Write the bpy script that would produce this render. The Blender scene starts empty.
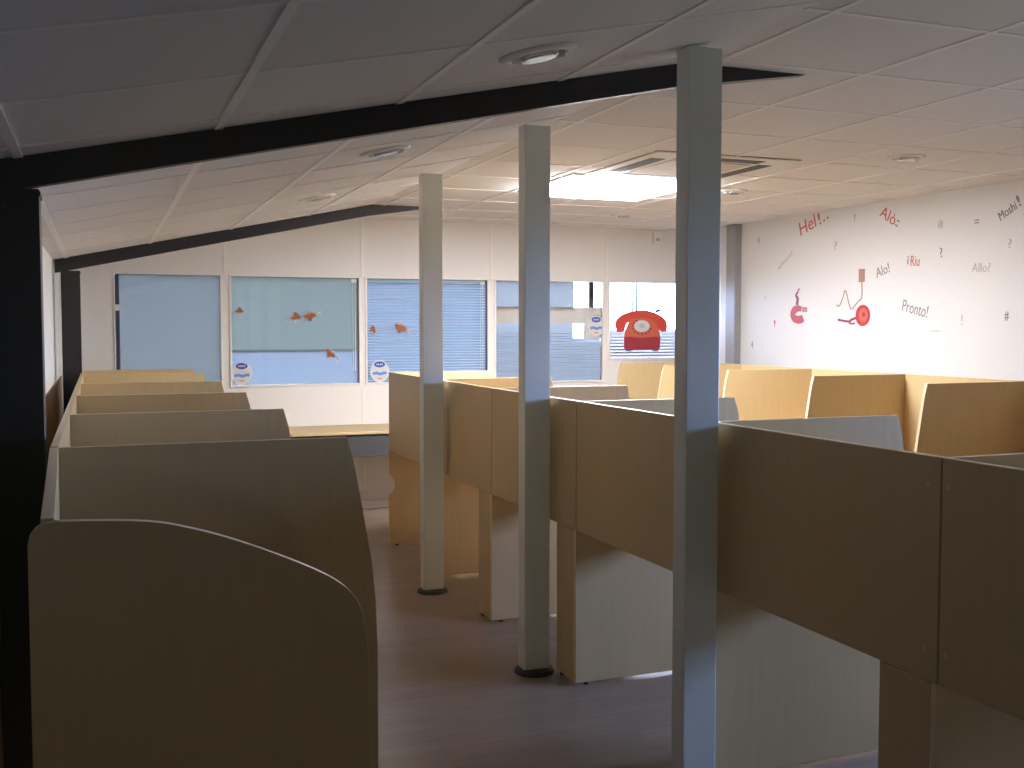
import bpy, bmesh, math, random
from mathutils import Vector, Matrix
from math import pi, sin, cos

S = bpy.context.scene
COL = S.collection
random.seed(4)

# ------------------------------------------------------------------ camera
cd = bpy.data.cameras.new('camera'); cam = bpy.data.objects.new('camera', cd); COL.objects.link(cam)
cd.sensor_width = 36.0; cd.lens = 1067.3 / 1024 * 36.0; cd.clip_start = 0.05
cam.location = (0, 0, 1.6); cam.rotation_euler = (pi/2 - 0.053, 0, -0.368)
S.camera = cam

# ------------------------------------------------------------------ light and exposure
DAY = (0.37, 0.565, 1.12); DAY_S = 80.0
world = bpy.data.worlds.new('overcast_sky'); S.world = world; world.use_nodes = True
bg = world.node_tree.nodes['Background']; bg.inputs[1].default_value = DAY_S
wt = world.node_tree; wc = wt.nodes.new('ShaderNodeTexCoord'); ws = wt.nodes.new('ShaderNodeSeparateXYZ'); wr = wt.nodes.new('ShaderNodeValToRGB')
wr.color_ramp.elements[0].position = 0.488; wr.color_ramp.elements[0].color = (0.050, 0.062, 0.075, 1)      # ground
wr.color_ramp.elements[1].position = 0.494; wr.color_ramp.elements[1].color = (*DAY, 1)                  # bright hazy sky
wm = wt.nodes.new('ShaderNodeMath'); wm.operation = 'MULTIPLY_ADD'; wm.inputs[1].default_value = 0.5; wm.inputs[2].default_value = 0.5
wt.links.new(wc.outputs['Generated'], ws.inputs[0]); wt.links.new(ws.outputs['Z'], wm.inputs[0]); wt.links.new(wm.outputs[0], wr.inputs[0]); wt.links.new(wr.outputs[0], bg.inputs[0])
# unseen point light added behind the viewer to cast the rounded screen's shadow
wl = bpy.data.lights.new('added_rear_light', 'POINT'); wl.energy = 24; wl.color = (1.0, 0.98, 0.66); wl.shadow_soft_size = 0.10
wlo = bpy.data.objects.new('added_rear_light', wl); COL.objects.link(wlo); wlo.location = (-0.07, -4.8, 1.58)
LAMP_S = 91.0; LAMP_C = (1.0, 0.98, 1.02)
S.view_settings.view_transform = 'Standard'; S.view_settings.look = 'None'
S.view_settings.gamma = 1.0; S.view_settings.use_curve_mapping = False
S.view_settings.exposure = 0.0
S.cycles.max_bounces = 12; S.cycles.diffuse_bounces = 8; S.cycles.transparent_max_bounces = 16
S.cycles.use_denoising = True; S.cycles.sample_clamp_indirect = 6.0

def portal(loc, rot, sx, sy):           # sky portal in a window opening (sampling aid only, gives no light itself)
    l = bpy.data.lights.new('window_portal', 'AREA'); l.shape = 'RECTANGLE'; l.size = sx; l.size_y = sy
    l.cycles.is_portal = True
    o = bpy.data.objects.new('window_portal', l); COL.objects.link(o); o.location = loc; o.rotation_euler = rot
    return o

# ------------------------------------------------------------------ dimensions
XW = 5.53; XL = -0.30; YB = 9.23; YF = -5.0; ZC = 2.55; XF = 1.98; SL = 0.2095
def zceil(x): return ZC - SL * max(0, XF - x)
RW = (1.6, 3.05, 1.32, 2.10)            # window behind the camera, right wall: y0,y1,z0,z1

# ------------------------------------------------------------------ materials
def nt(name):
    m = bpy.data.materials.new(name); m.use_nodes = True
    t = m.node_tree; return m, t, t.nodes['Principled BSDF']
def plain(name, c, rough=0.6, metal=0.0, bump=0.0, scale=200, spec=None, var=0.0):
    m, t, b = nt(name)
    b.inputs['Base Color'].default_value = (*c, 1); b.inputs['Roughness'].default_value = rough; b.inputs['Metallic'].default_value = metal
    if spec is not None: b.inputs['Specular IOR Level'].default_value = spec
    if bump or var:
        tc = t.nodes.new('ShaderNodeTexCoord'); n = t.nodes.new('ShaderNodeTexNoise'); n.inputs['Scale'].default_value = scale
        t.links.new(tc.outputs['Object'], n.inputs['Vector'])
        if bump:
            bp = t.nodes.new('ShaderNodeBump'); bp.inputs['Strength'].default_value = bump; bp.inputs['Distance'].default_value = 0.002
            t.links.new(n.outputs['Fac'], bp.inputs['Height']); t.links.new(bp.outputs['Normal'], b.inputs['Normal'])
        if var:
            r = t.nodes.new('ShaderNodeMix'); r.data_type = 'RGBA'
            r.inputs['A'].default_value = (*[x*(1-var) for x in c], 1); r.inputs['B'].default_value = (*[min(1, x*(1+var)) for x in c], 1)
            t.links.new(n.outputs['Fac'], r.inputs['Factor']); t.links.new(r.outputs['Result'], b.inputs['Base Color'])
    return m
def wood(name, c1, c2, stretch, rough=0.42, scale=6.0):
    m, t, b = nt(name)
    tc = t.nodes.new('ShaderNodeTexCoord'); mp = t.nodes.new('ShaderNodeMapping'); mp.inputs['Scale'].default_value = stretch
    n = t.nodes.new('ShaderNodeTexNoise'); n.inputs['Scale'].default_value = scale; n.inputs['Detail'].default_value = 6; n.inputs['Distortion'].default_value = 0.6
    r = t.nodes.new('ShaderNodeValToRGB'); r.color_ramp.elements[0].position = 0.32; r.color_ramp.elements[1].position = 0.68
    r.color_ramp.elements[0].color = (*c1, 1); r.color_ramp.elements[1].color = (*c2, 1)
    t.links.new(tc.outputs['Object'], mp.inputs['Vector']); t.links.new(mp.outputs[0], n.inputs['Vector'])
    t.links.new(n.outputs['Fac'], r.inputs['Fac']); t.links.new(r.outputs[0], b.inputs['Base Color'])
    b.inputs['Roughness'].default_value = rough
    return m
M = {}
M['maple'] = wood('maple_laminate', (0.51, 0.38, 0.20), (0.54, 0.405, 0.215), (7, 7, 0.55))
M['maple_top'] = wood('maple_desktop_laminate', (0.51, 0.38, 0.20), (0.54, 0.405, 0.215), (7, 0.6, 7))
M['edge'] = plain('maple_edge_band', (0.74, 0.58, 0.38), 0.35)
M['wall'] = plain('painted_wall', (0.82, 0.82, 0.78), 0.75, bump=0.15, scale=120)
M['wall_dark'] = plain('bounce_cutting_wall', (0.10, 0.095, 0.09), 0.8)  # unseen walls near the viewer, darkened to cut bounced light
M['wall_r'] = plain('painted_mural_wall', (0.64, 0.635, 0.63), 0.7, bump=0.15, scale=120)
M['panelwall'] = plain('partition_wall_panel', (0.76, 0.735, 0.70), 0.6, var=0.02, scale=3)
M['frame'] = plain('window_frame_paint', (0.80, 0.76, 0.71), 0.4)
M['wains'] = wood('wainscot_board', (0.22, 0.15, 0.09), (0.30, 0.21, 0.13), (5, 5, 0.5), 0.5)
M['ceil'] = plain('ceiling_tile', (0.83, 0.82, 0.81), 0.85, bump=0.35, scale=90, var=0.03)
M['grid'] = plain('ceiling_grid_steel', (0.93, 0.93, 0.91), 0.5)
M['black'] = plain('black_steel_paint', (0.018, 0.017, 0.019), 0.45, bump=0.1, scale=40)
M['greysteel'] = plain('grey_steel_paint', (0.26, 0.26, 0.27), 0.5)
M['post'] = plain('pale_grey_post_paint', (0.66, 0.70, 0.66), 0.32, bump=0.05, scale=60)
M['rubber'] = plain('black_rubber', (0.015, 0.015, 0.015), 0.4)
M['plastic'] = plain('black_plastic_foot', (0.03, 0.028, 0.026), 0.5)
M['cap'] = plain('screw_cap_plastic', (0.62, 0.52, 0.38), 0.4)
M['apron'] = plain('grey_laminate', (0.055, 0.055, 0.06), 0.5)
M['white'] = plain('white_plastic', (0.8, 0.79, 0.76), 0.35)
M['chrome'] = plain('satin_reflector', (0.78, 0.80, 0.82), 0.22, metal=0.85)
M['slot'] = plain('vent_slot_dark', (0.035, 0.033, 0.032), 0.6)
M['slatblue'] = plain('light_blue_slat', (0.50, 0.66, 0.90), 0.5)
M['grille'] = plain('cassette_grille', (0.52, 0.49, 0.44), 0.55, bump=0.3, scale=150)
M['red'] = plain('red_vinyl', (0.36, 0.018, 0.018), 0.4, var=0.25, scale=14)
M['dred'] = plain('dark_red_vinyl', (0.20, 0.03, 0.045), 0.4, var=0.3, scale=12)
M['orange'] = plain('orange_red_vinyl', (0.62, 0.10, 0.05), 0.4, var=0.2, scale=20)
M['redtxt'] = plain('faded_red_vinyl', (0.50, 0.09, 0.08), 0.6)
M['darktxt'] = plain('charcoal_vinyl', (0.13, 0.12, 0.13), 0.6)
M['greytxt'] = plain('grey_vinyl', (0.22, 0.21, 0.22), 0.6)
M['paletxt'] = plain('pale_grey_vinyl', (0.40, 0.385, 0.38), 0.6)
M['brownvin'] = plain('brown_vinyl', (0.34, 0.18, 0.15), 0.5)
M['fish'] = plain('goldfish_orange_vinyl', (0.42, 0.17, 0.08), 0.5, var=0.5, scale=60)
M['fishpale'] = plain('goldfish_pale_fin_vinyl', (0.42, 0.36, 0.30), 0.5, var=0.3, scale=60)
M['bluevin'] = plain('blue_vinyl', (0.03, 0.07, 0.32), 0.4)
M['midblue'] = plain('mid_blue_vinyl', (0.10, 0.22, 0.55), 0.4)
M['whitevin'] = plain('white_vinyl', (0.75, 0.77, 0.80), 0.4)
M['orangevin'] = plain('orange_vinyl', (0.7, 0.35, 0.12), 0.4)
M['cord'] = plain('pale_cord', (0.55, 0.62, 0.60), 0.5)
M['darkgap'] = plain('dark_blue_profile', (0.05, 0.05, 0.09), 0.5)
M['slatm'] = None

def glass(name, col=(0.95, 0.97, 0.97)):
    m, t, b = nt(name)
    t.nodes.remove(b); out = t.nodes['Material Output']
    tr = t.nodes.new('ShaderNodeBsdfTransparent'); tr.inputs[0].default_value = (*col, 1)
    g = t.nodes.new('ShaderNodeBsdfGlossy'); g.inputs['Roughness'].default_value = 0.03
    fr = t.nodes.new('ShaderNodeFresnel'); fr.inputs[0].default_value = 1.3
    mx = t.nodes.new('ShaderNodeMixShader'); t.links.new(fr.outputs[0], mx.inputs[0]); t.links.new(tr.outputs[0], mx.inputs[1]); t.links.new(g.outputs[0], mx.inputs[2])
    t.links.new(mx.outputs[0], out.inputs[0]); return m
M['glass'] = glass('clear_glass'); M['pale'] = glass('dimmed_glass', (0.62, 0.58, 0.52))  # second glass carries an added tint to dim sky light entering the room
def film(name, diff, trans, sheen=0.06):
    m, t, b = nt(name); t.nodes.remove(b); out = t.nodes['Material Output']
    d = t.nodes.new('ShaderNodeBsdfDiffuse'); d.inputs[0].default_value = (*diff, 1)
    tl = t.nodes.new('ShaderNodeBsdfTranslucent'); tl.inputs[0].default_value = (*trans, 1)
    ad = t.nodes.new('ShaderNodeAddShader'); t.links.new(d.outputs[0], ad.inputs[0]); t.links.new(tl.outputs[0], ad.inputs[1])
    t.links.new(ad.outputs[0], out.inputs[0]); return m
M['shade'] = film('blue_grey_roller_shade', (0.08, 0.10, 0.12), (0.122, 0.108, 0.087))
M['shade2'] = film('pale_blue_shade', (0.09, 0.12, 0.13), (0.124, 0.112, 0.087))
M['shade4'] = film('blue_shade_behind_dimmed_glass', (0.10, 0.13, 0.15), (0.26, 0.25, 0.235))
M['slatline'] = plain('blue_grey_slat', (0.40, 0.53, 0.66), 0.5)
M['shade3'] = film('blue_shade', (0.10, 0.13, 0.15), (0.142, 0.130, 0.118))
M['slat'] = film('pale_venetian_slat', (0.20, 0.22, 0.24), (0.211, 0.195, 0.168))
M['slatb'] = film('bright_venetian_slat', (0.25, 0.26, 0.28), (0.40, 0.36, 0.32))
M['frost'] = film('frosted_band_film', (0.25, 0.25, 0.25), (0.305, 0.255, 0.20))

for nm, d_, t_ in (('orange', (0.50, 0.13, 0.08), (0.15, 0.045, 0.018)), ('dred', (0.30, 0.045, 0.06), (0.10, 0.02, 0.02)), ('red', (0.50, 0.08, 0.055), (0.12, 0.028, 0.015)),
                   ('fish', (0.30, 0.11, 0.06), (0.045, 0.022, 0.012)), ('fishpale', (0.45, 0.36, 0.28), (0.14, 0.10, 0.07)), ('whitevin', (0.55, 0.57, 0.60), (0.24, 0.20, 0.15)),
                   ('bluevin', (0.04, 0.08, 0.36), (0.02, 0.03, 0.06)), ('midblue', (0.12, 0.25, 0.55), (0.05, 0.07, 0.10))):
    M['w_' + nm] = film('window_vinyl_' + nm, d_, t_)
def lampmat():
    m, t, b = nt('opal_diffuser_lit')
    b.inputs['Base Color'].default_value = (0.8, 0.8, 0.8, 1)
    b.inputs['Emission Color'].default_value = (*LAMP_C, 1); b.inputs['Emission Strength'].default_value = LAMP_S
    return m
M['lamp'] = lampmat()

def floormat():
    m, t, b = nt('laminate_plank_floor')
    tc = t.nodes.new('ShaderNodeTexCoord')
    br = t.nodes.new('ShaderNodeTexBrick'); br.inputs['Scale'].default_value = 1.0
    br.inputs['Brick Width'].default_value = 1.2; br.inputs['Row Height'].default_value = 0.095
    br.inputs['Mortar Size'].default_value = 0.0012; br.inputs['Color1'].default_value = (0.26, 0.20, 0.155, 1)
    br.inputs['Color2'].default_value = (0.315, 0.245, 0.195, 1); br.inputs['Mortar'].default_value = (0.2, 0.15, 0.11, 1)
    br.offset = 0.37
    mp = t.nodes.new('ShaderNodeMapping'); mp.inputs['Scale'].default_value = (0.7, 14, 1)
    n = t.nodes.new('ShaderNodeTexNoise'); n.inputs['Scale'].default_value = 3; n.inputs['Detail'].default_value = 6
    mx = t.nodes.new('ShaderNodeMix'); mx.data_type = 'RGBA'; mx.blend_type = 'MULTIPLY'; mx.inputs['Factor'].default_value = 0.5
    rp = t.nodes.new('ShaderNodeValToRGB'); rp.color_ramp.elements[0].color = (0.68, 0.63, 0.58, 1); rp.color_ramp.elements[0].position = 0.3; rp.color_ramp.elements[1].position = 0.65
    t.links.new(tc.outputs['Object'], br.inputs['Vector']); t.links.new(tc.outputs['Object'], mp.inputs['Vector']); t.links.new(mp.outputs[0], n.inputs['Vector'])
    t.links.new(n.outputs['Fac'], rp.inputs['Fac']); t.links.new(br.outputs['Color'], mx.inputs['A']); t.links.new(rp.outputs[0], mx.inputs['B'])
    t.links.new(mx.outputs['Result'], b.inputs['Base Color']); b.inputs['Roughness'].default_value = 0.30
    return m
M['floor'] = floormat()

# ------------------------------------------------------------------ mesh helpers
def box(bm, x0, x1, y0, y1, z0, z1, mi=0):
    vs = [bm.verts.new(p) for p in ((x0,y0,z0),(x1,y0,z0),(x1,y1,z0),(x0,y1,z0),(x0,y0,z1),(x1,y0,z1),(x1,y1,z1),(x0,y1,z1))]
    for f in ((0,3,2,1),(4,5,6,7),(0,1,5,4),(1,2,6,5),(2,3,7,6),(3,0,4,7)):
        fc = bm.faces.new([vs[i] for i in f]); fc.material_index = mi
def prism(bm, pts, axis, a0, a1, mi=0, side=None):
    """extrude a 2-D outline along an axis ('x': pts=(y,z), 'y': pts=(x,z), 'z': pts=(x,y))"""
    def P(p, a): return {'x': (a, p[0], p[1]), 'y': (p[0], a, p[1]), 'z': (p[0], p[1], a)}[axis]
    A = [bm.verts.new(P(p, a0)) for p in pts]; B = [bm.verts.new(P(p, a1)) for p in pts]
    n = len(pts)
    f = bm.faces.new(A); f.material_index = mi; f = bm.faces.new(B[::-1]); f.material_index = mi
    for i in range(n):
        f = bm.faces.new((A[i], A[(i+1) % n], B[(i+1) % n], B[i])); f.material_index = mi if side is None else side
def lathe(bm, prof, seg=32, mi=0, c=(0,0,0)):
    rings = []
    for r, z in prof:
        rings.append([bm.verts.new((c[0]+r*cos(2*pi*k/seg), c[1]+r*sin(2*pi*k/seg), c[2]+z)) for k in range(seg)] if r > 1e-6 else [bm.verts.new((c[0], c[1], c[2]+z))])
    for a, b in zip(rings, rings[1:]):
        for k in range(seg):
            q = (k+1) % seg
            if len(a) == 1 and len(b) == 1: continue
            if len(a) == 1: f = bm.faces.new((a[0], b[q], b[k]))
            elif len(b) == 1: f = bm.faces.new((a[k], a[q], b[0]))
            else: f = bm.faces.new((a[k], a[q], b[q], b[k]))
            f.material_index = mi
def tube(bm, pts, r, seg=8, mi=0, radii=None):
    pts = [Vector(p) for p in pts]; rings = []
    for i, p in enumerate(pts):
        d = (pts[min(i+1, len(pts)-1)] - pts[max(i-1, 0)]).normalized()
        u = d.cross(Vector((0, 0, 1)));
        if u.length < 1e-3: u = d.cross(Vector((1, 0, 0)))
        u.normalize(); v = d.cross(u); rr = radii[i] if radii else r
        rings.append([bm.verts.new(p + u*rr*cos(2*pi*k/seg) + v*rr*sin(2*pi*k/seg)) for k in range(seg)])
    for a, b in zip(rings, rings[1:]):
        for k in range(seg):
            f = bm.faces.new((a[k], a[(k+1) % seg], b[(k+1) % seg], b[k])); f.material_index = mi
    bm.faces.new(rings[0][::-1]).material_index = mi; bm.faces.new(rings[-1]).material_index = mi
def obj(name, bm, mats, parent=None, bevel=0, smooth=False, loc=(0,0,0), **tags):
    bmesh.ops.recalc_face_normals(bm, faces=bm.faces[:])
    if bevel:
        es = [e for e in bm.edges if len(e.link_faces) == 2 and e.calc_face_angle(0) > 0.6]
        bmesh.ops.bevel(bm, geom=es, offset=bevel, segments=2, profile=0.5, affect='EDGES', clamp_overlap=True)
    me = bpy.data.meshes.new(name); bm.to_mesh(me); bm.free()
    for m in (mats if isinstance(mats, (list, tuple)) else [mats]): me.materials.append(m)
    if smooth:
        for p in me.polygons: p.use_smooth = True
    o = bpy.data.objects.new(name, me); COL.objects.link(o); o.location = loc
    if parent: o.parent = parent
    for k, v in tags.items(): o[k] = v
    return o
def struct(name, bm, mats, parent=None, bevel=0, **kw):
    o = obj(name, bm, mats, parent, bevel, **kw)
    if not parent: o['kind'] = 'structure'
    return o
def thing(name, label, cat, loc=(0,0,0), rot=(0,0,0), group=None):
    o = bpy.data.objects.new(name, None); COL.objects.link(o); o.location = loc; o.rotation_euler = rot; o.empty_display_size = 0.1
    o['label'] = label; o['category'] = cat
    if group: o['group'] = group
    return o
def tag(o, label, cat, group=None):
    o['label'] = label; o['category'] = cat
    if group: o['group'] = group
    return o
NB = bmesh.new

def smooth_path(pts, n=6):
    out = []
    for i in range(len(pts)-1):
        p0 = Vector(pts[max(i-1, 0)]); p1 = Vector(pts[i]); p2 = Vector(pts[i+1]); p3 = Vector(pts[min(i+2, len(pts)-1)])
        for k in range(n):
            t_ = k/n
            out.append(tuple(0.5*((2*p1)+(p2-p0)*t_+(2*p0-5*p1+4*p2-p3)*t_*t_+(3*p1-p0-3*p2+p3)*t_**3)))
    out.append(tuple(pts[-1])); return out

# ------------------------------------------------------------------ room shell
bm = NB(); box(bm, XL-0.2, XW+0.2, YF-0.2, YB+0.2, -0.1, 0); struct('floor', bm, M['floor'])
# ceiling: sloping part on the left, flat part on the right
bm = NB(); box(bm, XF, XW+0.3, YF-0.2, YB+0.2, ZC, ZC+0.2)
ceiling = struct('ceiling', bm, M['ceil'])
bm = NB(); prism(bm, [(XL-0.2, zceil(XL-0.2)), (XF, ZC), (XF, ZC+0.2), (XL-0.2, zceil(XL-0.2)+0.2)], 'y', YF-0.2, YB+0.2)
ceiling_slope = struct('ceiling', bm, M['ceil'])
bm = NB(); gx = [2.078 + 0.616*k for k in range(0, 6)]
def strip_y(bm, x, y0, y1, w=0.012):
    zl, zr = zceil(x-w), zceil(x+w)
    prism(bm, [(x-w, zl+0.001), (x+w, zr+0.001), (x+w, zr-0.005), (x-w, zl-0.005)], 'y', y0, y1)
for x in gx: strip_y(bm, x, YF, YB, 0.010)
obj('grid_rail', bm, M['grid'], ceiling)
bm = NB()
for x in (1.49, 0.92, 0.35, -0.21): strip_y(bm, x, YF, YB, 0.013)
obj('grid_rail', bm, M['grid'], ceiling_slope)
bm = NB(); bs_ = NB()
for k in range(-12, 11):
    y = 2.70 + 0.616*k
    if YF + 0.05 < y < YB: box(bm, XF, XW, y-0.009, y+0.009, ZC-0.004, ZC+0.001)
    y = 2.635 + 0.600*k
    if YF + 0.05 < y < YB: prism(bs_, [(XL, zceil(XL)+0.001), (XF, ZC+0.001), (XF, ZC-0.004), (XL, zceil(XL)-0.004)], 'y', y-0.007, y+0.007)
obj('grid_cross_rail', bm, M['grid'], ceiling); obj('grid_cross_rail', bs_, M['grid'], ceiling_slope)

# left wall (with board wainscot), right wall with the window behind the viewer, front wall, back wall
bm = NB(); box(bm, XL-0.15, XL, 3.5, YB, 0, ZC+0.1); struct('wall_left', bm, M['wall'])
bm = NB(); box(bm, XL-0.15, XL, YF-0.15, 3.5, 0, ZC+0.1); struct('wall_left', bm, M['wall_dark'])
bm = NB(); box(bm, XL, XL+0.012, YF, YB, 0, 1.215); struct('trim_1', bm, M['wains'], bevel=0.003)
def wall_with_hole_x(x0, x1, ya, yb, z1, hy0, hy1, hz0, hz1):
    bm = NB(); box(bm, x0, x1, ya, hy0, 0, z1); box(bm, x0, x1, hy1, yb, 0, z1); box(bm, x0, x1, hy0, hy1, 0, hz0); box(bm, x0, x1, hy0, hy1, hz1, z1); return bm
struct('wall_right', wall_with_hole_x(XW, XW+0.30, YF-0.15, YB+0.15, ZC+0.1, *RW), M['wall_r'])
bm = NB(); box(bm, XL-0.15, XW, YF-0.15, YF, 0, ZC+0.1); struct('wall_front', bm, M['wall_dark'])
# frames of those two windows
def frame_x(name, xa, xb, y0, y1, z0, z1, w=0.05, mull=None):
    bm = NB(); box(bm, xa, xb, y0, y0+w, z0, z1); box(bm, xa, xb, y1-w, y1, z0, z1); box(bm, xa, xb, y0+w, y1-w, z0, z0+w); box(bm, xa, xb, y0+w, y1-w, z1-w, z1)
    for y in (mull or []): box(bm, xa, xb, y-w/2, y+w/2, z0+w, z1-w)
    return bm
w6 = bpy.data.objects.new('window_6', None); COL.objects.link(w6); w6['kind'] = 'structure'
obj('window_frame', frame_x('f', XW+0.22, XW+0.28, *RW, mull=[2.3]), M['frame'], w6)
bm = NB(); box(bm, XW+0.245, XW+0.251, RW[0]+0.05, RW[1]-0.05, RW[2]+0.05, RW[3]-0.05); obj('pane', bm, M['glass'], w6)
portal((XW+0.31, (RW[0]+RW[1])/2, (RW[2]+RW[3])/2), (0, pi/2, 0), RW[3]-RW[2], RW[1]-RW[0])
# back partition wall with five window openings
WT = 2.04; WB = 1.094
OP = [(0.106, 0.955, 1.06), (1.015, 2.137, WB), (2.175, 3.333, WB), (3.382, 4.503, 1.078), (4.545, 5.47, 1.28)]
bm = NB(); xs = [XL-0.15] + [v for o in OP for v in o[:2]] + [XW]
for i in range(0, len(xs), 2): box(bm, xs[i], xs[i+1], YB, YB+0.08, 0, ZC+0.1)
for a, b, zb in OP:
    box(bm, a, b, YB, YB+0.08, 0, zb); box(bm, a, b, YB, YB+0.08, WT, ZC+0.1)
struct('wall_back', bm, M['panelwall'])
bm = NB()
for x in (0.03, 0.985, 2.156, 3.357, 4.524): box(bm, x-0.014, x+0.014, YB-0.006, YB, WT+0.0, zceil(x)-0.002)
for x in (0.985, 2.156, 3.357, 4.524): box(bm, x-0.014, x+0.014, YB-0.006, YB, 0.08, WB-0.04)
struct('trim_2', bm, M['frame'])
bm = NB(); box(bm, XL+0.012, XW, YB-0.012, YB, 0, 0.07); struct('baseboard_back', bm, M['frame'], bevel=0.003)
bm = NB(); box(bm, XW-0.012, XW, YF, YB-0.012, 0, 0.07); struct('baseboard_right', bm, M['frame'], bevel=0.003)

def window(n, a, b, zb, w=0.018, gm='glass'):
    o = bpy.data.objects.new('window_%d' % n, None); COL.objects.link(o); o['kind'] = 'structure'; o.location = ((a+b)/2, YB, zb)
    def P(name, bm, m, **k):
        x = obj(name, bm, m, None, **k); x.parent = o; x.matrix_parent_inverse = Matrix.Translation(-o.location); return x
    f = NB(); box(f, a, a+w, YB-0.01, YB+0.05, zb, WT); box(f, b-w, b, YB-0.01, YB+0.05, zb, WT)
    box(f, a+w, b-w, YB-0.01, YB+0.05, zb, zb+w); box(f, a+w, b-w, YB-0.01, YB+0.05, WT-w*0.6, WT)
    P('window_frame', f, M['frame'], bevel=0.002)
    g = NB(); box(g, a+w, b-w, YB+0.012, YB+0.017, zb+w, WT-w*0.6); P('pane', g, M[gm])
    return P
def sheet(x0, x1, z0, z1, y): b = NB(); box(b, x0, x1, y, y+0.002, z0, z1); return b
def blind(x0, x1, z0, z1, y, pitch=0.025, h=0.0055):
    b = NB(); z = z0 + pitch/2
    while z < z1:
        prism(b, [(y, z-h/2), (y+0.010, z+h/2-0.002), (y+0.010, z+h/2), (y, z-h/2+0.002)], 'x', x0, x1)
        z += pitch
    return b
# window 1: plain blue-grey shade, dark slit and pale latch on the left
a, b, zb = OP[0]; P = window(1, a, b, zb, 0.012)
P('shade', sheet(0.125, b, zb, WT, YB+0.04), M['shade'])
k = NB(); box(k, 0.118, 0.150, YB-0.004, YB+0.039, zb, WT-0.01); P('side_channel', k, M['darkgap'])
k = NB(); box(k, 0.112, 0.15, YB-0.014, YB-0.004, 1.735, 1.785); P('latch', k, M['white'], bevel=0.003)
# window 2: shade with slats low down, a rail across, blind cord
a, b, zb = OP[1]; P = window(2, a, b, zb)
P('shade', sheet(a, b, 1.402, WT, YB+0.045), M['shade2'])
P('lower_shade', sheet(a, b, zb, 1.41, YB+0.050), M['shade3'])
k = NB(); box(k, a+0.018, b-0.018, YB+0.02, YB+0.035, 1.385, 1.400); P('rail', k, M['greysteel'])
k = NB(); tube(k, [(2.088, YB+0.006, 1.22), (2.088, YB+0.006, 2.0)], 0.004); tube(k, [(2.068, YB+0.006, 1.22), (2.068, YB+0.006, 2.0)], 0.0025); box(k, 2.055, 2.10, YB+0.0, YB+0.011, 1.99, 2.02); P('blind_cord', k, M['cord'])
k = NB(); box(k, b-0.03, b-0.018, YB+0.0, YB+0.012, zb+0.02, WT-0.012); P('side_channel', k, M['darkgap'])
# window 3: venetian blind
a, b, zb = OP[2]; P = window(3, a, b, zb)
P('blind_backing', sheet(a, b, zb, WT, YB+0.055), M['shade3'])
P('blind', blind(a+0.018, b-0.018, zb, WT-0.05, YB+0.04), M['slatline'])
k = NB(); box(k, a+0.018, b-0.018, YB+0.035, YB+0.07, WT-0.045, WT-0.012); P('head_rail', k, M['slatline'])
k = NB(); tube(k, [(b-0.06, YB+0.006, 1.22), (b-0.06, YB+0.006, 2.0)], 0.004); tube(k, [(b-0.078, YB+0.006, 1.22), (b-0.078, YB+0.006, 2.0)], 0.0025); box(k, b-0.09, b-0.045, YB+0.0, YB+0.011, 1.99, 2.02); P('blind_cord', k, M['cord'])
k = NB(); box(k, b-0.03, b-0.018, YB+0.0, YB+0.012, zb+0.02, WT-0.012); P('side_channel', k, M['darkgap'])
# window 4: shade, frosted band, slats, clear corner with a mullion beyond
a, b, zb = OP[3]; P = window(4, a, b, zb, gm='pale')
P('shade', sheet(a, 4.205, 1.785, WT, YB+0.045), M['shade4'])
P('frosted_band', sheet(a+0.018, b-0.018, 1.635, 1.79, YB+0.02), M['frost'])
P('blind_backing', sheet(a, 4.205, zb, 1.638, YB+0.055), M['shade4'])
P('blind', blind(a+0.018, 4.205, zb, 1.55, YB+0.04), M['slatline'])
P('lower_blind_backing', sheet(4.20, b, zb, 1.495, YB+0.058), M['shade4'])
P('lower_blind', blind(4.207, b-0.018, zb, 1.49, YB+0.04), M['slatline'])
P('side_film', sheet(4.30, b-0.018, 1.495, 1.635, YB+0.03), M['frost'])
k = NB(); box(k, 4.372, 4.418, YB+0.055, YB+0.078, 1.785, WT); P('mullion', k, M['apron'])
# window 5: clear above, slats below, thin double glazing bar
a, b, zb = OP[4]; P = window(5, a, b, zb, gm='pale')
P('blind_backing', sheet(a, b, zb, 1.575, YB+0.055), M['slatb'])
P('blind', blind(a+0.018, b-0.018, zb, 1.57, YB+0.04, pitch=0.03, h=0.012), M['slatblue'])
k = NB(); box(k, 4.820, 4.836, YB+0.03, YB+0.04, 1.60, WT-0.012); box(k, 4.862, 4.878, YB+0.03, YB+0.04, 1.60, WT-0.012); P('glazing_bar', k, M['apron'])

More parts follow.
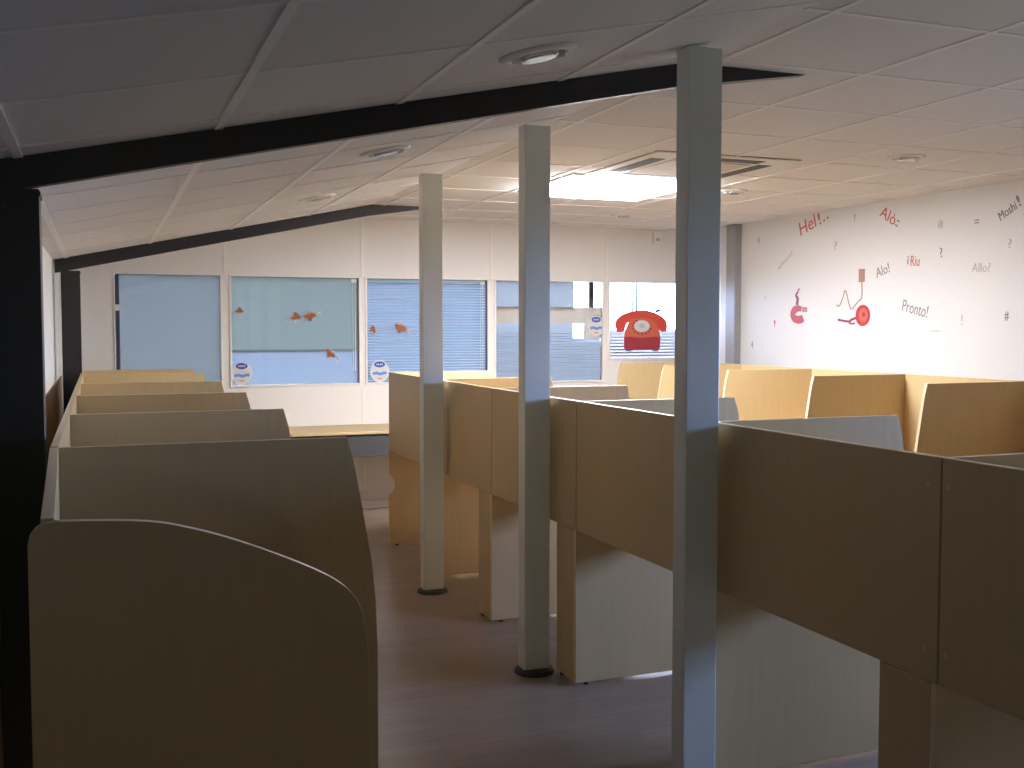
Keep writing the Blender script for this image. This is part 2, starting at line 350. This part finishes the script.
# ------------------------------------------------------------------ steel frame: two portal columns, two sloping beams, corner column
def beam(y, label):
    b = NB(); x0 = XL+0.012; zb = lambda x: 2.010 + 0.2145*(x + 0.157)
    # sloping beam whose upper end runs into the flat ceiling
    pts = [(x0, zb(x0)), (1.95, zb(1.95)), (2.494, ZC-0.002), (XF, ZC-0.001), (x0, zceil(x0)-0.001)]
    prism(b, pts, 'y', y-0.045, y)
    o = obj('steel_beam', b, M['black'])
    return tag(o, label, 'beam', None)
def steel_col(y, label, xl=-0.286, xr=-0.157):
    t = thing('steel_column', label, 'column', (XL+0.08, y, 0))
    zt = 1.998
    b = NB(); x0 = xl - (XL+0.08); x1 = xr - (XL+0.08)
    box(b, x0, x1, -0.06, -0.046, 0.012, zt); box(b, x0, x1, 0.046, 0.06, 0.012, zt); box(b, (x0+x1)/2-0.006, (x0+x1)/2+0.006, -0.046, 0.046, 0.012, zt)
    # front cover plate closing the profile, as seen from the room
    box(b, x1-0.010, x1, -0.046, 0.046, 0.012, zt)
    obj('shaft', b, M['black'], t)
    b = NB(); box(b, x0-0.0, x1+0.006, -0.07, 0.07, 0, 0.012); obj('base_plate', b, M['black'], t)
    b = NB(); box(b, x0, x1+0.004, -0.066, 0.066, zt-0.02, zt-0.006); obj('cap_plate', b, M['black'], t)
    for k in (-1, 1):
        b = NB(); lathe(b, [(0, -0.004), (0.009, -0.004), (0.009, 0.004), (0, 0.004)], 6)
        bmesh.ops.rotate(b, verts=b.verts[:], matrix=Matrix.Rotation(pi/2, 3, 'X'))
        obj('bolt', b, M['black'], t, loc=((x0+x1)/2 + 0.03*k, -0.064, zt-0.05))
    return t
beam(3.445, 'near black sloping steel beam crossing the foreground ceiling')
beam(8.196, 'far dark sloping steel beam meeting the ceiling near the back windows')
steel_col(3.445, 'wide black steel column at the left edge of the picture')
steel_col(8.196, 'narrow dark steel column against the left wall near the back windows', -0.25, -0.125)
b = NB(); box(b, XW-0.07, XW-0.001, 8.46, 8.47, 0, ZC-0.001); box(b, XW-0.07, XW-0.001, 8.60, 8.61, 0, ZC-0.001); box(b, XW-0.047, XW-0.039, 8.47, 8.60, 0, ZC-0.001); box(b, XW-0.07, XW-0.064, 8.47, 8.60, 0, ZC-0.001)
tag(obj('steel_column', b, M['greysteel'], bevel=0.002), 'mid-grey steel column standing against the decorated right wall', 'column')

# ------------------------------------------------------------------ three pale posts in the aisle
def post(y, label, x=1.8525):
    t = thing('support_post', label, 'post', (x, y+0.035, 0), group='pale grey posts beside the middle desk row')
    b = NB(); box(b, -0.0625, 0.0625, -0.035, 0.045, 0.02, zceil(x-0.0625)-0.002); obj('shaft', b, M['post'], t, bevel=0.003)
    b = NB(); lathe(b, [(0, 0), (0.094, 0), (0.094, 0.008), (0.086, 0.018), (0.07, 0.021), (0, 0.021)], 40); obj('base_collar', b, M['rubber'], t)
    return t
post(3.05, 'pale grey rectangular post, nearest and tallest, cut off by the bottom edge', 1.850)
post(4.495, 'middle one of the three pale grey posts, on a black floor collar', 1.858)
post(6.11, 'farthest and smallest of the three pale grey posts')

# ------------------------------------------------------------------ call-centre booths
ZT = 1.275; ZS = 0.702; TH = 0.022
def notch(u0, zc=0.45, r=0.08, d=0.045):
    return [(u0 + d*sin(pi*k/10)**0.8 if 0 < k < 10 else u0, zc - r + 2*r*k/10) for k in range(11)]
TALL = [(0.815, ZT), (0.832, 1.205), (0.862, 1.03), (0.884, 0.90), (0.896, 0.78), (0.901, 0.62), (0.901, 0.40), (0.899, 0.014)]
def tall_profile(sp, hole=True):
    # outline of the full-height divider; sp = where the board meets the back screen
    p = [(0.0, 0.014)] + (notch(0.0) if hole else []) + ([(0.0, ZS-0.002), (sp, ZS-0.002), (sp, ZT-0.001)] if sp else [(0.0, ZT-0.001)])
    return p + [(0.813, ZT-0.001)] + TALL[1:]
LOW = [(0.013, 1.236), (0.016, 1.250), (0.024, 1.262), (0.036, 1.270), (0.06, 1.273), (0.127, 1.270), (0.20, 1.262), (0.291, 1.243), (0.377, 1.210), (0.43, 1.186), (0.484, 1.159), (0.53, 1.137), (0.556, 1.114), (0.57, 1.096), (0.581, 1.072), (0.59, 1.03), (0.594, 0.96), (0.595, 0.70), (0.595, 0.014)]
LOW = LOW[:4] + smooth_path([LOW[4], (0.20, 1.264), (0.291, 1.242), (0.377, 1.210), (0.465, 1.170), (0.53, 1.134), (0.568, 1.098), (0.587, 1.045), (0.594, 0.96)], 5) + LOW[-2:]
def divider(bmp, dirx, y, sp, prof='tall', hole=True):
    k = 0.962 if dirx < 0 else 1.0
    pts = [(u*k, z) for u, z in tall_profile(sp, hole)] if prof == 'tall' else [(0.013, 0.014)] + LOW
    prism(bmp, [(dirx*u, z) for u, z in pts], 'y', y, y+TH, 0, 1)
def booth(xs, dirx, y0, L, label, group, prof='tall', last=False, caps=False, stub=True, zsb=ZS, wall_side=False, skew=0.0, deep=0.64):
    t = thing('desk_booth', label, 'desk booth', (xs, y0, 0), group=group)
    # back screen (the long board of the row, seamed at every booth)
    b = NB(); xa, xb = sorted((0, dirx*TH)); ya = 0.003 if not wall_side else TH+0.001
    box(b, xa, xb, ya, L-(0.003 if not wall_side else 0.0015), zsb, ZT)
    if skew:
        for v in b.verts: v.co.x += skew*(1 - v.co.y/L)
    bs = obj('back_screen', b, [M['maple']], t, bevel=0.0012)
    for f in bs.data.polygons:
        pass
    b = NB(); box(b, xa+0.001, xb-0.001, ya+0.001, L-0.0025, ZT, ZT+0.0012)
    if skew:
        for v in b.verts: v.co.x += skew*(1 - v.co.y/L)
    obj('edge_band', b, M['edge'], bs, loc=(0,0,0))
    # divider
    b = NB(); divider(b, dirx, 0.0, 0 if wall_side else TH+0.001, prof, hole=False); obj('side_screen' if prof == 'tall' else 'rounded_side_screen', b, [M['maple'], M['edge']], t, bevel=0.001)
    if last:
        b = NB(); divider(b, dirx, L, 0 if wall_side else TH+0.001, hole=not wall_side); obj('side_screen', b, [M['maple'], M['edge']], t, bevel=0.001)
    # desktop
    b = NB(); xa, xb = sorted((dirx*(TH+0.002+abs(skew)), dirx*deep)); box(b, xa, xb, TH+0.002, L-0.002, 0.704, 0.729); obj('desktop', b, M['maple_top'], t, bevel=0.003)
    # leg board in the plane of the back screen
    if stub:
        b = NB(); xa, xb = sorted((0, dirx*TH)); box(b, xa, xb, TH+0.001, TH+0.19, 0.014, ZS-0.002); obj('leg_board', b, [M['maple']], t, bevel=0.001)
    for (u, v) in ((0.06, TH/2), (0.80 if prof == 'tall' else 0.5, TH/2)) + (((0.011, 0.17),) if stub else ()) + (((0.06, L+TH/2), (0.8, L+TH/2)) if last else ()):
        b = NB(); lathe(b, [(0, 0), (0.012, 0), (0.012, 0.006), (0.008, 0.0135), (0, 0.0135)], 12); obj('levelling_foot', b, M['plastic'], t, loc=(dirx*u, v, 0))
    if caps:
        for (yy, zz) in caps:
            b = NB(); lathe(b, [(0, -0.0015), (0.006, -0.0015), (0.0075, 0), (0.006, 0.0015), (0, 0.0015)], 14)
            bmesh.ops.rotate(b, verts=b.verts[:], matrix=Matrix.Rotation(pi/2, 3, 'Y')); obj('screw_cap', b, M['cap'], bs, loc=(-dirx*0.001, yy, zz))
    return t
my = [0.988, 2.082, 3.176, 4.270, 5.364, 6.458, 7.552]
ML = ['desk booth of the middle row cut off at the right edge of the picture',
      'darkest long desk booth of the middle row, right of the nearest post',
      'brown desk booth of the middle row between the nearest and the middle post',
      'desk booth of the middle row passing behind the middle post',
      'desk booth of the middle row just left of the middle post, with a small lit leg board',
      'desk booth of the middle row passing behind the farthest post',
      'short-looking end booth of the middle row left of the farthest post']
MLB = ML[:5] + [ML[6]]
for i in range(6):
    L = 1.094
    caps = {0: [(1.068, 1.204), (1.068, 0.783)], 1: [(0.045, 1.205), (0.045, 0.783)]}.get(i)
    booth(1.95, 1, my[i], L, [ML[0], ML[1], ML[2], ML[3], 'desk booth of the middle row seen between the farthest and the middle post', ML[6]][i],
          'maple desk booths of the middle row', last=(i == 5), caps=caps)
ly = [1.94, 3.123, 4.305, 5.487, 6.669, 7.851]; le = 8.70
LL = ['nearest maple booth of the left row, with a low screen rounded at both top corners',
      'second booth of the left row, tall screen with curved right edge behind the rounded one',
      'third booth of the left row, brown screen beyond the tall curved one',
      'fourth booth of the left row counted from the rounded screen',
      'fifth booth of the left row, next to last before the back windows',
      'farthest booth of the left row, yellowish screens below the plain blue window']
for i in range(6):
    L = (ly[i+1] if i < 5 else le) - ly[i]
    booth(-0.133, 1, ly[i], L, LL[i], 'maple desk booths of the left row', prof='low' if i == 0 else 'tall', last=(i == 5), zsb=0.5, wall_side=True, stub=False, skew=0.033 if i == 0 else 0, deep=0.56 if i == 0 else 0.64)
ry = [3.85, 4.90, 5.955, 7.00, 8.0]; re = 8.80
RL = ['desk booth against the right wall, the one cut off at the right edge',
      'darkest orange-brown booth against the decorated right wall',
      'mid-brown booth against the right wall below the red bell and cord',
      'brightest cream-lit booth against the right wall beside the nearest post',
      'farthest booth against the right wall, below the red telephone on the window']
for i in range(5):
    L = (ry[i+1] if i < 4 else re) - ry[i]
    booth(5.255, -1, ry[i], L, RL[i], 'maple desk booths along the right wall', last=(i == 4), zsb=0.5, wall_side=True, stub=False)

# table along the back wall
t = thing('side_table', 'long maple table with grey apron standing under the back windows', 'table', (1.75, 8.87, 0))
b = NB(); box(b, -0.65, 1.15, -0.32, 0.33, 0.725, 0.75); obj('tabletop', b, [M['maple_top']], t, bevel=0.003)
b = NB(); box(b, -0.62, 1.12, -0.30, -0.28, 0.545, 0.724); obj('apron', b, M['apron'], t)
for x in (-0.60, 1.07):
    for y in (-0.27, 0.27):
        b = NB(); box(b, x-0.02, x+0.02, y-0.02, y+0.02, 0, 0.724); obj('leg', b, M['apron'], t, bevel=0.003)

# ------------------------------------------------------------------ ceiling fittings
def slope_rot(x): return (0, -math.atan(SL), 0) if x < XF else (0, 0, 0)
def downlight(x, y, label, r=0.115):
    t = thing('downlight', label, 'ceiling light', (x, y, zceil(x)), slope_rot(x), 'round recessed downlights')
    b = NB(); lathe(b, [(r*0.70, -0.001), (r*0.72, -0.012), (r*0.86, -0.011), (r, -0.004), (r, 0.0), (r*0.7, 0.0)], 40); obj('trim_ring', b, M['white'], t, smooth=True)
    b = NB(); lathe(b, [(0, -0.002), (r*0.66, -0.002), (r*0.70, -0.006)], 40); obj('reflector', b, M['chrome'], t)
    b = NB(); lathe(b, [(0, -0.020), (r*0.44, -0.020), (r*0.5, -0.016), (r*0.5, -0.003), (0, -0.003)], 32); obj('glass_disc', b, M['chrome'], t, smooth=False)
    for k in range(2):
        b = NB(); box(b, -0.008, 0.008, -0.012, 0.012, -0.022, -0.003); obj('spring_clip', b, M['white'], t, loc=((r*0.6)*(1 if k else -1), 0, 0))
    return t
downlight(1.182, 2.86, 'large round downlight in the near sloping ceiling before the near beam')
downlight(1.20, 4.68, 'round downlight in the sloping ceiling just beyond the near beam')
downlight(1.26, 6.60, 'small round downlight in the sloping ceiling before the far beam')
downlight(4.218, 4.824, 'round downlight in the flat ceiling, rightmost in the picture', 0.105)
downlight(4.139, 6.449, 'round downlight in the flat ceiling just right of the nearest post', 0.105)
downlight(4.15, 8.151, 'tiny far downlight in the flat ceiling below the lit square panel', 0.105)
# lit panel
t = thing('ceiling_light_panel', 'square glowing white light panel in the ceiling beside the air-conditioning cassette', 'ceiling light', (3.20, 6.515, ZC))
b = NB(); box(b, -0.44, 0.44, -0.435, 0.435, -0.034, -0.002); obj('diffuser', b, M['lamp'], t)
b = NB()
for s in (-1, 1): box(b, min(s*0.455, s*0.468), max(s*0.455, s*0.468), -0.463, 0.463, -0.014, -0.0005); box(b, -0.455, 0.455, min(s*0.45, s*0.463), max(s*0.45, s*0.463), -0.014, -0.0005)
obj('frame', b, M['white'], t)
# cassette
t = thing('air_conditioning_cassette', 'square ceiling air-conditioning cassette with four dark louvre slots', 'air conditioner', (3.27, 5.575, ZC))
b = NB(); box(b, -0.45, 0.45, -0.45, 0.45, -0.010, -0.001); obj('fascia', b, M['white'], t, bevel=0.003)
b = NB(); box(b, -0.26, 0.26, -0.26, 0.26, -0.015, -0.0105); obj('intake_grille', b, M['grille'], t, bevel=0.002)
for k in range(4):
    b = NB(); box(b, -0.27, 0.27, -0.395, -0.305, -0.0125, -0.0105)
    bmesh.ops.rotate(b, verts=b.verts[:], matrix=Matrix.Rotation(k*pi/2, 3, 'Z')); obj('louvre_slot', b, M['slot'], t)
b = NB(); 
for s in (-1, 1):
    box(b, min(s*0.452, s*0.462), max(s*0.452, s*0.462), -0.462, 0.462, -0.006, -0.0005); box(b, -0.452, 0.452, min(s*0.452, s*0.462), max(s*0.452, s*0.462), -0.006, -0.0005)
obj('shadow_gap_trim', b, M['greysteel'], t)
# motion sensor on the back wall
t = thing('motion_sensor', 'small white motion sensor high on the back wall above the telephone window', 'sensor', (5.06, YB, 2.465))
b = NB(); box(b, -0.045, 0.045, -0.035, -0.001, -0.06, 0.06); obj('housing', b, M['white'], t, bevel=0.008)
b = NB(); box(b, -0.02, 0.02, -0.041, -0.0355, -0.03, 0.0); obj('lens', b, M['frost'], t, bevel=0.002)

# ------------------------------------------------------------------ stickers on the back windows
YS = YB + 0.0115
def poly(bm, pts, y0, y1, mi=0): prism(bm, pts, 'y', y0, y1, mi)
def ell(cx, cz, rx, rz, n=28, a0=0, a1=2*pi): return [(cx+rx*cos(a0+(a1-a0)*k/n), cz+rz*sin(a0+(a1-a0)*k/n)) for k in range(n if abs(a1-a0-2*pi) < 1e-6 else n+1)]
def fish(x, z, s, ang, kind, label):
    t = thing('goldfish_decal', label, 'window decal', (x, YS, z), (0, -ang, 0), 'goldfish decals on the back windows')
    b = NB(); poly(b, ell(0, 0, 0.5*s, (0.22 if kind else 0.16)*s), -0.001, 0); obj('body', b, M['w_fish'], t)
    b = NB(); poly(b, [(-0.45*s, 0.02*s), (-0.95*s, 0.24*s), (-0.75*s, 0.0), (-1.0*s, -0.22*s), (-0.45*s, -0.04*s)], -0.0015, -0.0003); obj('tail_fin', b, M['w_fishpale'], t)
    b = NB(); poly(b, [(-0.2*s, 0.15*s), (-0.1*s, 0.48*s), (0.12*s, 0.40*s), (0.22*s, 0.15*s)], -0.0015, -0.0003); obj('back_fin', b, M['w_fish'], t)
    for q in (-0.05, 0.18):
        b = NB(); poly(b, [((q)*s, -0.12*s), ((q-0.12)*s, -0.42*s), ((q+0.0)*s, -0.38*s), ((q+0.1)*s, -0.12*s)], -0.0015, -0.0003); obj('belly_fin', b, M['w_fishpale'], t)
fish(1.10, 1.738, 0.075, 0.0, 0, 'small side-on goldfish decal at the left edge of its window')
fish(1.575, 1.685, 0.10, 0.15, 0, 'slim goldfish decal following another fish at the window centre')
fish(1.69, 1.70, 0.11, pi+0.15, 1, 'fat long-finned goldfish decal leading the pair at the window centre')
fish(1.87, 1.375, 0.10, 2.4, 1, 'goldfish decal low down over the window rail')
fish(2.252, 1.585, 0.075, 1.9, 1, 'tiny head-on goldfish decal at the left side of the slatted window')
fish(2.50, 1.60, 0.12, 2.75, 1, 'diving goldfish decal just left of the farthest post')
def logo(x, z, r, label):
    t = thing('round_sticker', label, 'sticker', (x, YS, z), group='round blue and white stickers on the back windows')
    b = NB(); poly(b, ell(0, 0, r*0.9, r), -0.0008, 0); obj('backing', b, M['w_whitevin'], t)
    b = NB(); poly(b, ell(0, 0.62*r, 0.50*r, 0.27*r), -0.0016, -0.0009); obj('oval_badge', b, M['w_bluevin'], t)
    b = NB()
    for k in range(4): poly(b, ell(-0.24*r+0.16*r*k, 0.62*r, 0.055*r, 0.10*r, 12), -0.0022, -0.0017)
    obj('badge_lettering', b, M['w_whitevin'], t)
    b = NB()
    for k in range(6): poly(b, ell(-0.52*r+0.21*r*k, -0.2*r+0.05*r*sin(k*1.7), 0.12*r, 0.15*r, 12), -0.0016-0.0001*k, -0.0009)
    obj('script_lettering', b, M['w_midblue'], t)
    b = NB(); poly(b, ell(0, -0.66*r, 0.25*r, 0.08*r, 14), -0.0016, -0.0009); obj('orange_mark', b, M['orangevin'], t)
logo(1.113, 1.212, 0.098, 'round blue and white sticker in the lower left corner of the fish window')
logo(2.306, 1.212, 0.098, 'round blue and white sticker on the slatted window beside the middle row end')
logo(4.425, 1.613, 0.098, 'round blue and white sticker left of the red telephone')
t = thing('oval_sticker', 'tiny dark blue sticker just above the telephone handset on the window', 'sticker', (5.09, YS, 1.765))
b = NB(); poly(b, [(-0.04, -0.018), (-0.01, 0.012), (0.035, 0.018), (0.03, -0.005), (0, -0.022)], -0.0012, 0); obj('mark', b, M['w_bluevin'], t)
b = NB(); poly(b, [(-0.02, 0.02), (0.0, 0.036), (0.03, 0.03), (0.01, 0.022)], -0.0012, 0); obj('pale_mark', b, M['cord'], t)
# telephone
t = t_phone = thing('telephone_decal', 'large red rotary telephone decal on the right-hand window', 'window decal', (4.915, YS, 1.56))
b = NB(); poly(b, [(-0.175, -0.165), (-0.178, -0.05), (-0.165, 0.02), (-0.13, 0.10), (-0.10, 0.155), (0.10, 0.155), (0.14, 0.10), (0.175, 0.02), (0.19, -0.05), (0.185, -0.165), (0.17, -0.175), (-0.16, -0.175)], -0.001, 0); obj('body', b, M['w_orange'], t)
b = NB(); poly(b, [(-0.176, -0.165), (-0.178, -0.055), (-0.12, -0.05), (0.0, -0.062), (0.13, -0.05), (0.19, -0.055), (0.185, -0.165), (0.17, -0.175), (-0.16, -0.175)], -0.0018, -0.0011); obj('front_face', b, M['w_dred'], t)
top = [(-0.27, 0.055), (-0.262, 0.11), (-0.215, 0.155), (-0.13, 0.19), (-0.04, 0.208), (0.05, 0.205), (0.13, 0.185), (0.21, 0.145), (0.255, 0.10), (0.262, 0.04)]
bot = [(0.25, 0.0), (0.21, -0.005), (0.17, 0.015), (0.15, 0.07), (0.10, 0.115), (0.03, 0.13), (-0.05, 0.13), (-0.115, 0.115), (-0.155, 0.07), (-0.175, 0.01), (-0.215, -0.01), (-0.25, 0.0)]
b = NB(); poly(b, top + bot, -0.0026, -0.0019); obj('handset', b, M['w_red'], t)
b = NB(); poly(b, ell(0.0, 0.045, 0.118, 0.088, 36), -0.0032, -0.0027); dr = obj('dial_ring', b, M['w_orange'], t)
b = NB(); poly(b, ell(0.0, 0.052, 0.078, 0.058, 32), -0.0040, -0.0033); obj('dial_plate', b, M['w_whitevin'], dr)
b = NB(); poly(b, ell(0.0, 0.055, 0.028, 0.022, 24), -0.0046, -0.0041); obj('dial_centre', b, M['cord'], dr)
for k in range(10):
    a = 2.2 + k*0.42; b = NB(); poly(b, ell(0.096*cos(a), 0.047+0.072*sin(a), 0.009, 0.008, 10), -0.0040, -0.0033); obj('finger_hole', b, M['darkgap'], dr)
for s in (-1, 1):
    b = NB(); poly(b, [(s*0.10+0.005, -0.176), (s*0.165+0.005, -0.176), (s*0.16+0.005, -0.192), (s*0.115+0.005, -0.192)], -0.0012, 0); obj('foot', b, M['darkgap'], t)
b = NB(); poly(b, [(-0.262, 0.072), (-0.262, 0.09), (-0.30, 0.068)], -0.0012, 0); obj('cord_end', b, M['redtxt'], t)

t_phone.scale = (1.08, 1.0, 1.0)

# ------------------------------------------------------------------ lettering and pictures on the right wall
XS = XW - 0.0025
def text_mesh(s, size, extr=0.0008):
    c = bpy.data.curves.new('txt', 'FONT'); c.body = s; c.size = size; c.extrude = extr; c.align_x = 'LEFT'; c.resolution_u = 4
    o = bpy.data.objects.new('txt', c); COL.objects.link(o)
    dg = bpy.context.evaluated_depsgraph_get(); me = bpy.data.meshes.new_from_object(o.evaluated_get(dg))
    bpy.data.objects.remove(o); return me
def lettering(s, p0, p1, h, mat, label, name='wall_lettering', bold=0.0):
    """p0,p1 = (y,z) start and end of the baseline on the wall"""
    me = text_mesh(s, 1.0)
    if not me.vertices: return
    x0 = min(v.co.x for v in me.vertices); x1 = max(v.co.x for v in me.vertices); y0 = min(v.co.y for v in me.vertices); y1 = max(v.co.y for v in me.vertices)
    dy, dz = -(p1[0]-p0[0]), p1[1]-p0[1]; ln = math.hypot(dy, dz); ang = math.atan2(dz, dy)
    for v in me.vertices:
        u = (v.co.x - x0)/(x1-x0)*ln; w = (v.co.y - y0)/(y1-y0)*h; 
        v.co = Vector((u, w, v.co.z if abs(v.co.z) < 0.01 else 0.001))
    me.materials.clear(); me.materials.append(mat); me.name = name
    o = bpy.data.objects.new(name, me); COL.objects.link(o)
    R = Matrix(((0, 0, -1), (-1, 0, 0), (0, 1, 0))).to_4x4()
    o.matrix_world = Matrix.Translation((XS+0.0005, p0[0], p0[1])) @ R @ Matrix.Rotation(ang, 4, 'Z')
    return tag(o, label, 'wall lettering', 'lettering on the right wall')
lettering('Hel', (7.57, 2.369), (7.36, 2.43), 0.115, M['redtxt'], 'large red word Hel! in the upper left of the decorated wall')
lettering('!..', (7.32, 2.44), (7.20, 2.485), 0.10, M['redtxt'], 'red exclamation mark and dots just after the red Hel', 'wall_symbol')
lettering('Al\u00f2', (6.60, 2.445), (6.44, 2.355), 0.085, M['redtxt'], 'red word tilting down near the ceiling, right of the red Hel')
lettering(':', (6.43, 2.36), (6.40, 2.34), 0.05, M['greytxt'], 'small grey dots at the end of the tilted red word', 'wall_symbol')
lettering('Moshi', (5.424, 2.297), (5.29, 2.365), 0.06, M['darktxt'], 'dark word Moshi! rising at the upper right of the wall')
lettering('!', (5.275, 2.375), (5.255, 2.385), 0.075, M['greytxt'], 'grey exclamation mark after the dark word Moshi', 'wall_symbol')
lettering('Alo!', (6.615, 1.976), (6.472, 2.014), 0.075, M['greytxt'], 'grey word Alo! right of the brown plug and cord')
lettering('Pronto!', (6.336, 1.721), (6.078, 1.667), 0.088, M['greytxt'], 'grey word Pronto! right of the red bell')
lettering('Riu', (6.255, 2.048), (6.165, 2.042), 0.075, M['redtxt'], 'small bold red word beside a thin grey letter, below the tilted red word')
lettering('i', (6.288, 2.06), (6.276, 2.06), 0.062, M['greytxt'], 'thin grey letter just left of the small bold red word', 'wall_symbol')
lettering('alloo!', (7.876, 2.099), (7.678, 2.225), 0.035, M['paletxt'], 'faint grey word climbing steeply below the red Hel')
lettering('Allo?', (5.665, 1.975), (5.505, 1.968), 0.06, M['paletxt'], 'faint grey word Allo? below and left of Moshi')
lettering('?', (5.955, 2.090), (5.93, 2.095), 0.07, M['greytxt'], 'grey question mark above right of the small red word', 'wall_symbol')
lettering('?', (5.355, 2.115), (5.33, 2.115), 0.06, M['paletxt'], 'pale question mark below the word Moshi', 'wall_symbol')
lettering('=', (5.65, 2.30), (5.61, 2.30), 0.025, M['darktxt'], 'dark equals-like mark between the pale at sign and Moshi', 'wall_symbol')
lettering('@', (5.985, 2.295), (5.94, 2.295), 0.058, M['paletxt'], 'pale at sign near the top of the wall, right of the tilted red word', 'wall_symbol')
lettering('#', (5.37, 1.642), (5.335, 1.645), 0.06, M['darktxt'], 'dark hash sign low at the right edge of the wall', 'wall_symbol')
lettering('!', (5.75, 1.616), (5.738, 1.616), 0.07, M['paletxt'], 'pale exclamation mark low between Pronto and the dark hash', 'wall_symbol')
lettering('!', (6.888, 2.431), (6.876, 2.431), 0.055, M['greytxt'], 'thin grey stroke near the ceiling between the two red words', 'wall_symbol')
lettering('?', (7.13, 2.221), (7.09, 2.221), 0.07, M['paletxt'], 'pale question mark below the red Hel', 'wall_symbol')
lettering('4', (8.21, 2.348), (8.17, 2.348), 0.07, M['paletxt'], 'pale symbol near the grey steel column at the top', 'wall_symbol')
lettering('!', (7.94, 1.603), (7.915, 1.603), 0.06, M['redtxt'], 'small red mark low left of the coiled red receiver', 'wall_symbol')
lettering('4', (8.29, 1.413), (8.255, 1.413), 0.063, M['greytxt'], 'small grey symbol low beside the grey steel column', 'wall_symbol')
lettering("'", (8.08, 1.85), (8.07, 1.85), 0.03, M['paletxt'], 'tiny faint tick beside the grey steel column at mid height', 'wall_symbol')
lettering('~', (6.045, 1.565), (5.945, 1.572), 0.012, M['paletxt'], 'very faint wavy stroke below the word Pronto', 'wall_symbol')

def ypoly(bm, pts, a0, a1, mi=0): prism(bm, pts, 'x', a0, a1, mi)
def ribbon(pts, w):
    """flat ribbon outline in (y,z) following pts"""
    L = []; Rr = []
    for i, p in enumerate(pts):
        a = Vector(pts[max(i-1, 0)]); c = Vector(pts[min(i+1, len(pts)-1)]); d = (c-a).normalized(); n = Vector((-d.y, d.x))
        ww = w[i] if isinstance(w, (list, tuple)) else w
        L.append(tuple(Vector(p)+n*ww)); Rr.append(tuple(Vector(p)-n*ww))
    return L, Rr
def add_ribbon(bm, pts, w, x0, x1):
    L, R = ribbon(pts, w)
    for i in range(len(pts)-1): ypoly(bm, [L[i], L[i+1], R[i+1], R[i]], x0, x1)
# bell with zigzag cord and plug
t = thing('telephone_bell_decal', 'red round bell picture with zigzag cord and brown plug on the wall', 'wall decal', (XS, 6.77, 1.69))
def D(name, bm, m, par=None):
    o = obj(name, bm, m, None); par = par or t; o.parent = par
    o.matrix_parent_inverse = Matrix.Translation(-t.location); return o
b = NB(); ypoly(b, [(6.767+0.085*cos(a), 1.692+0.083*sin(a)) for a in [2*pi*k/32 for k in range(32)]], XS-0.0006, XS+0.001); D('bell', b, M['red'])
b = NB(); ypoly(b, [(6.760+0.052*cos(a), 1.694+0.056*sin(a)) for a in [2*pi*k/28 for k in range(28)]], XS-0.0014, XS-0.0008); D('bell_centre', b, M['orange'])
b = NB(); ypoly(b, [(6.755+0.018*cos(a), 1.700+0.02*sin(a)) for a in [2*pi*k/20 for k in range(20)]], XS-0.0022, XS-0.0016); D('bell_hub', b, M['dred'])
b = NB(); add_ribbon(b, smooth_path([(6.786, 1.952), (6.783, 1.836), (6.829, 1.798), (6.899, 1.745), (6.936, 1.792), (6.962, 1.864), (6.987, 1.889), (7.01, 1.834), (7.046, 1.778), (7.072, 1.771), (7.085, 1.785)]), 0.0055, XS-0.0002, XS+0.001); D('cord', b, M['brownvin'])
b = NB(); ypoly(b, [(6.822, 2.055), (6.752, 2.052), (6.752, 1.953), (6.822, 1.951)], XS-0.0006, XS+0.001); D('plug', b, M['brownvin'])
b = NB(); add_ribbon(b, smooth_path([(6.84, 1.675), (6.90, 1.660), (6.925, 1.640), (6.90, 1.628), (6.86, 1.634)]), [0.010]*13+[0.007]*12, XS-0.0002, XS+0.001); add_ribbon(b, smooth_path([(6.91, 1.645), (6.98, 1.650), (7.068, 1.662)]), 0.009, XS-0.0003, XS+0.0009); D('clapper', b, M['dred'])
# coiled red receiver
t = thing('coiled_receiver_decal', 'coiled red telephone receiver picture with upright cord on the wall', 'wall decal', (XS, 7.58, 1.72))
b = NB(); pth = [(7.585 - 0.082*cos(a), 1.712 + 0.048*sin(a)) for a in [math.radians(62 + (318-62)*k/24) for k in range(25)]]
wd = [0.020 + 0.013*min(1, k/6) for k in range(25)]
add_ribbon(b, pth, wd, XS-0.0002, XS+0.001); D('receiver', b, M['red'])
b = NB(); ypoly(b, [(7.465, 1.728), (7.465, 1.768), (7.535, 1.774), (7.535, 1.730)], XS-0.0012, XS-0.0004); D('ear_cap', b, M['brownvin'])
b = NB(); pth = smooth_path([(7.612, 1.79), (7.60, 1.84), (7.622, 1.87), (7.60, 1.90), (7.585, 1.925), (7.57, 1.918)]); add_ribbon(b, pth, [0.020-0.0006*i for i in range(len(pth))][:len(pth)], XS-0.0005, XS+0.0008); D('cord', b, M['dred'])
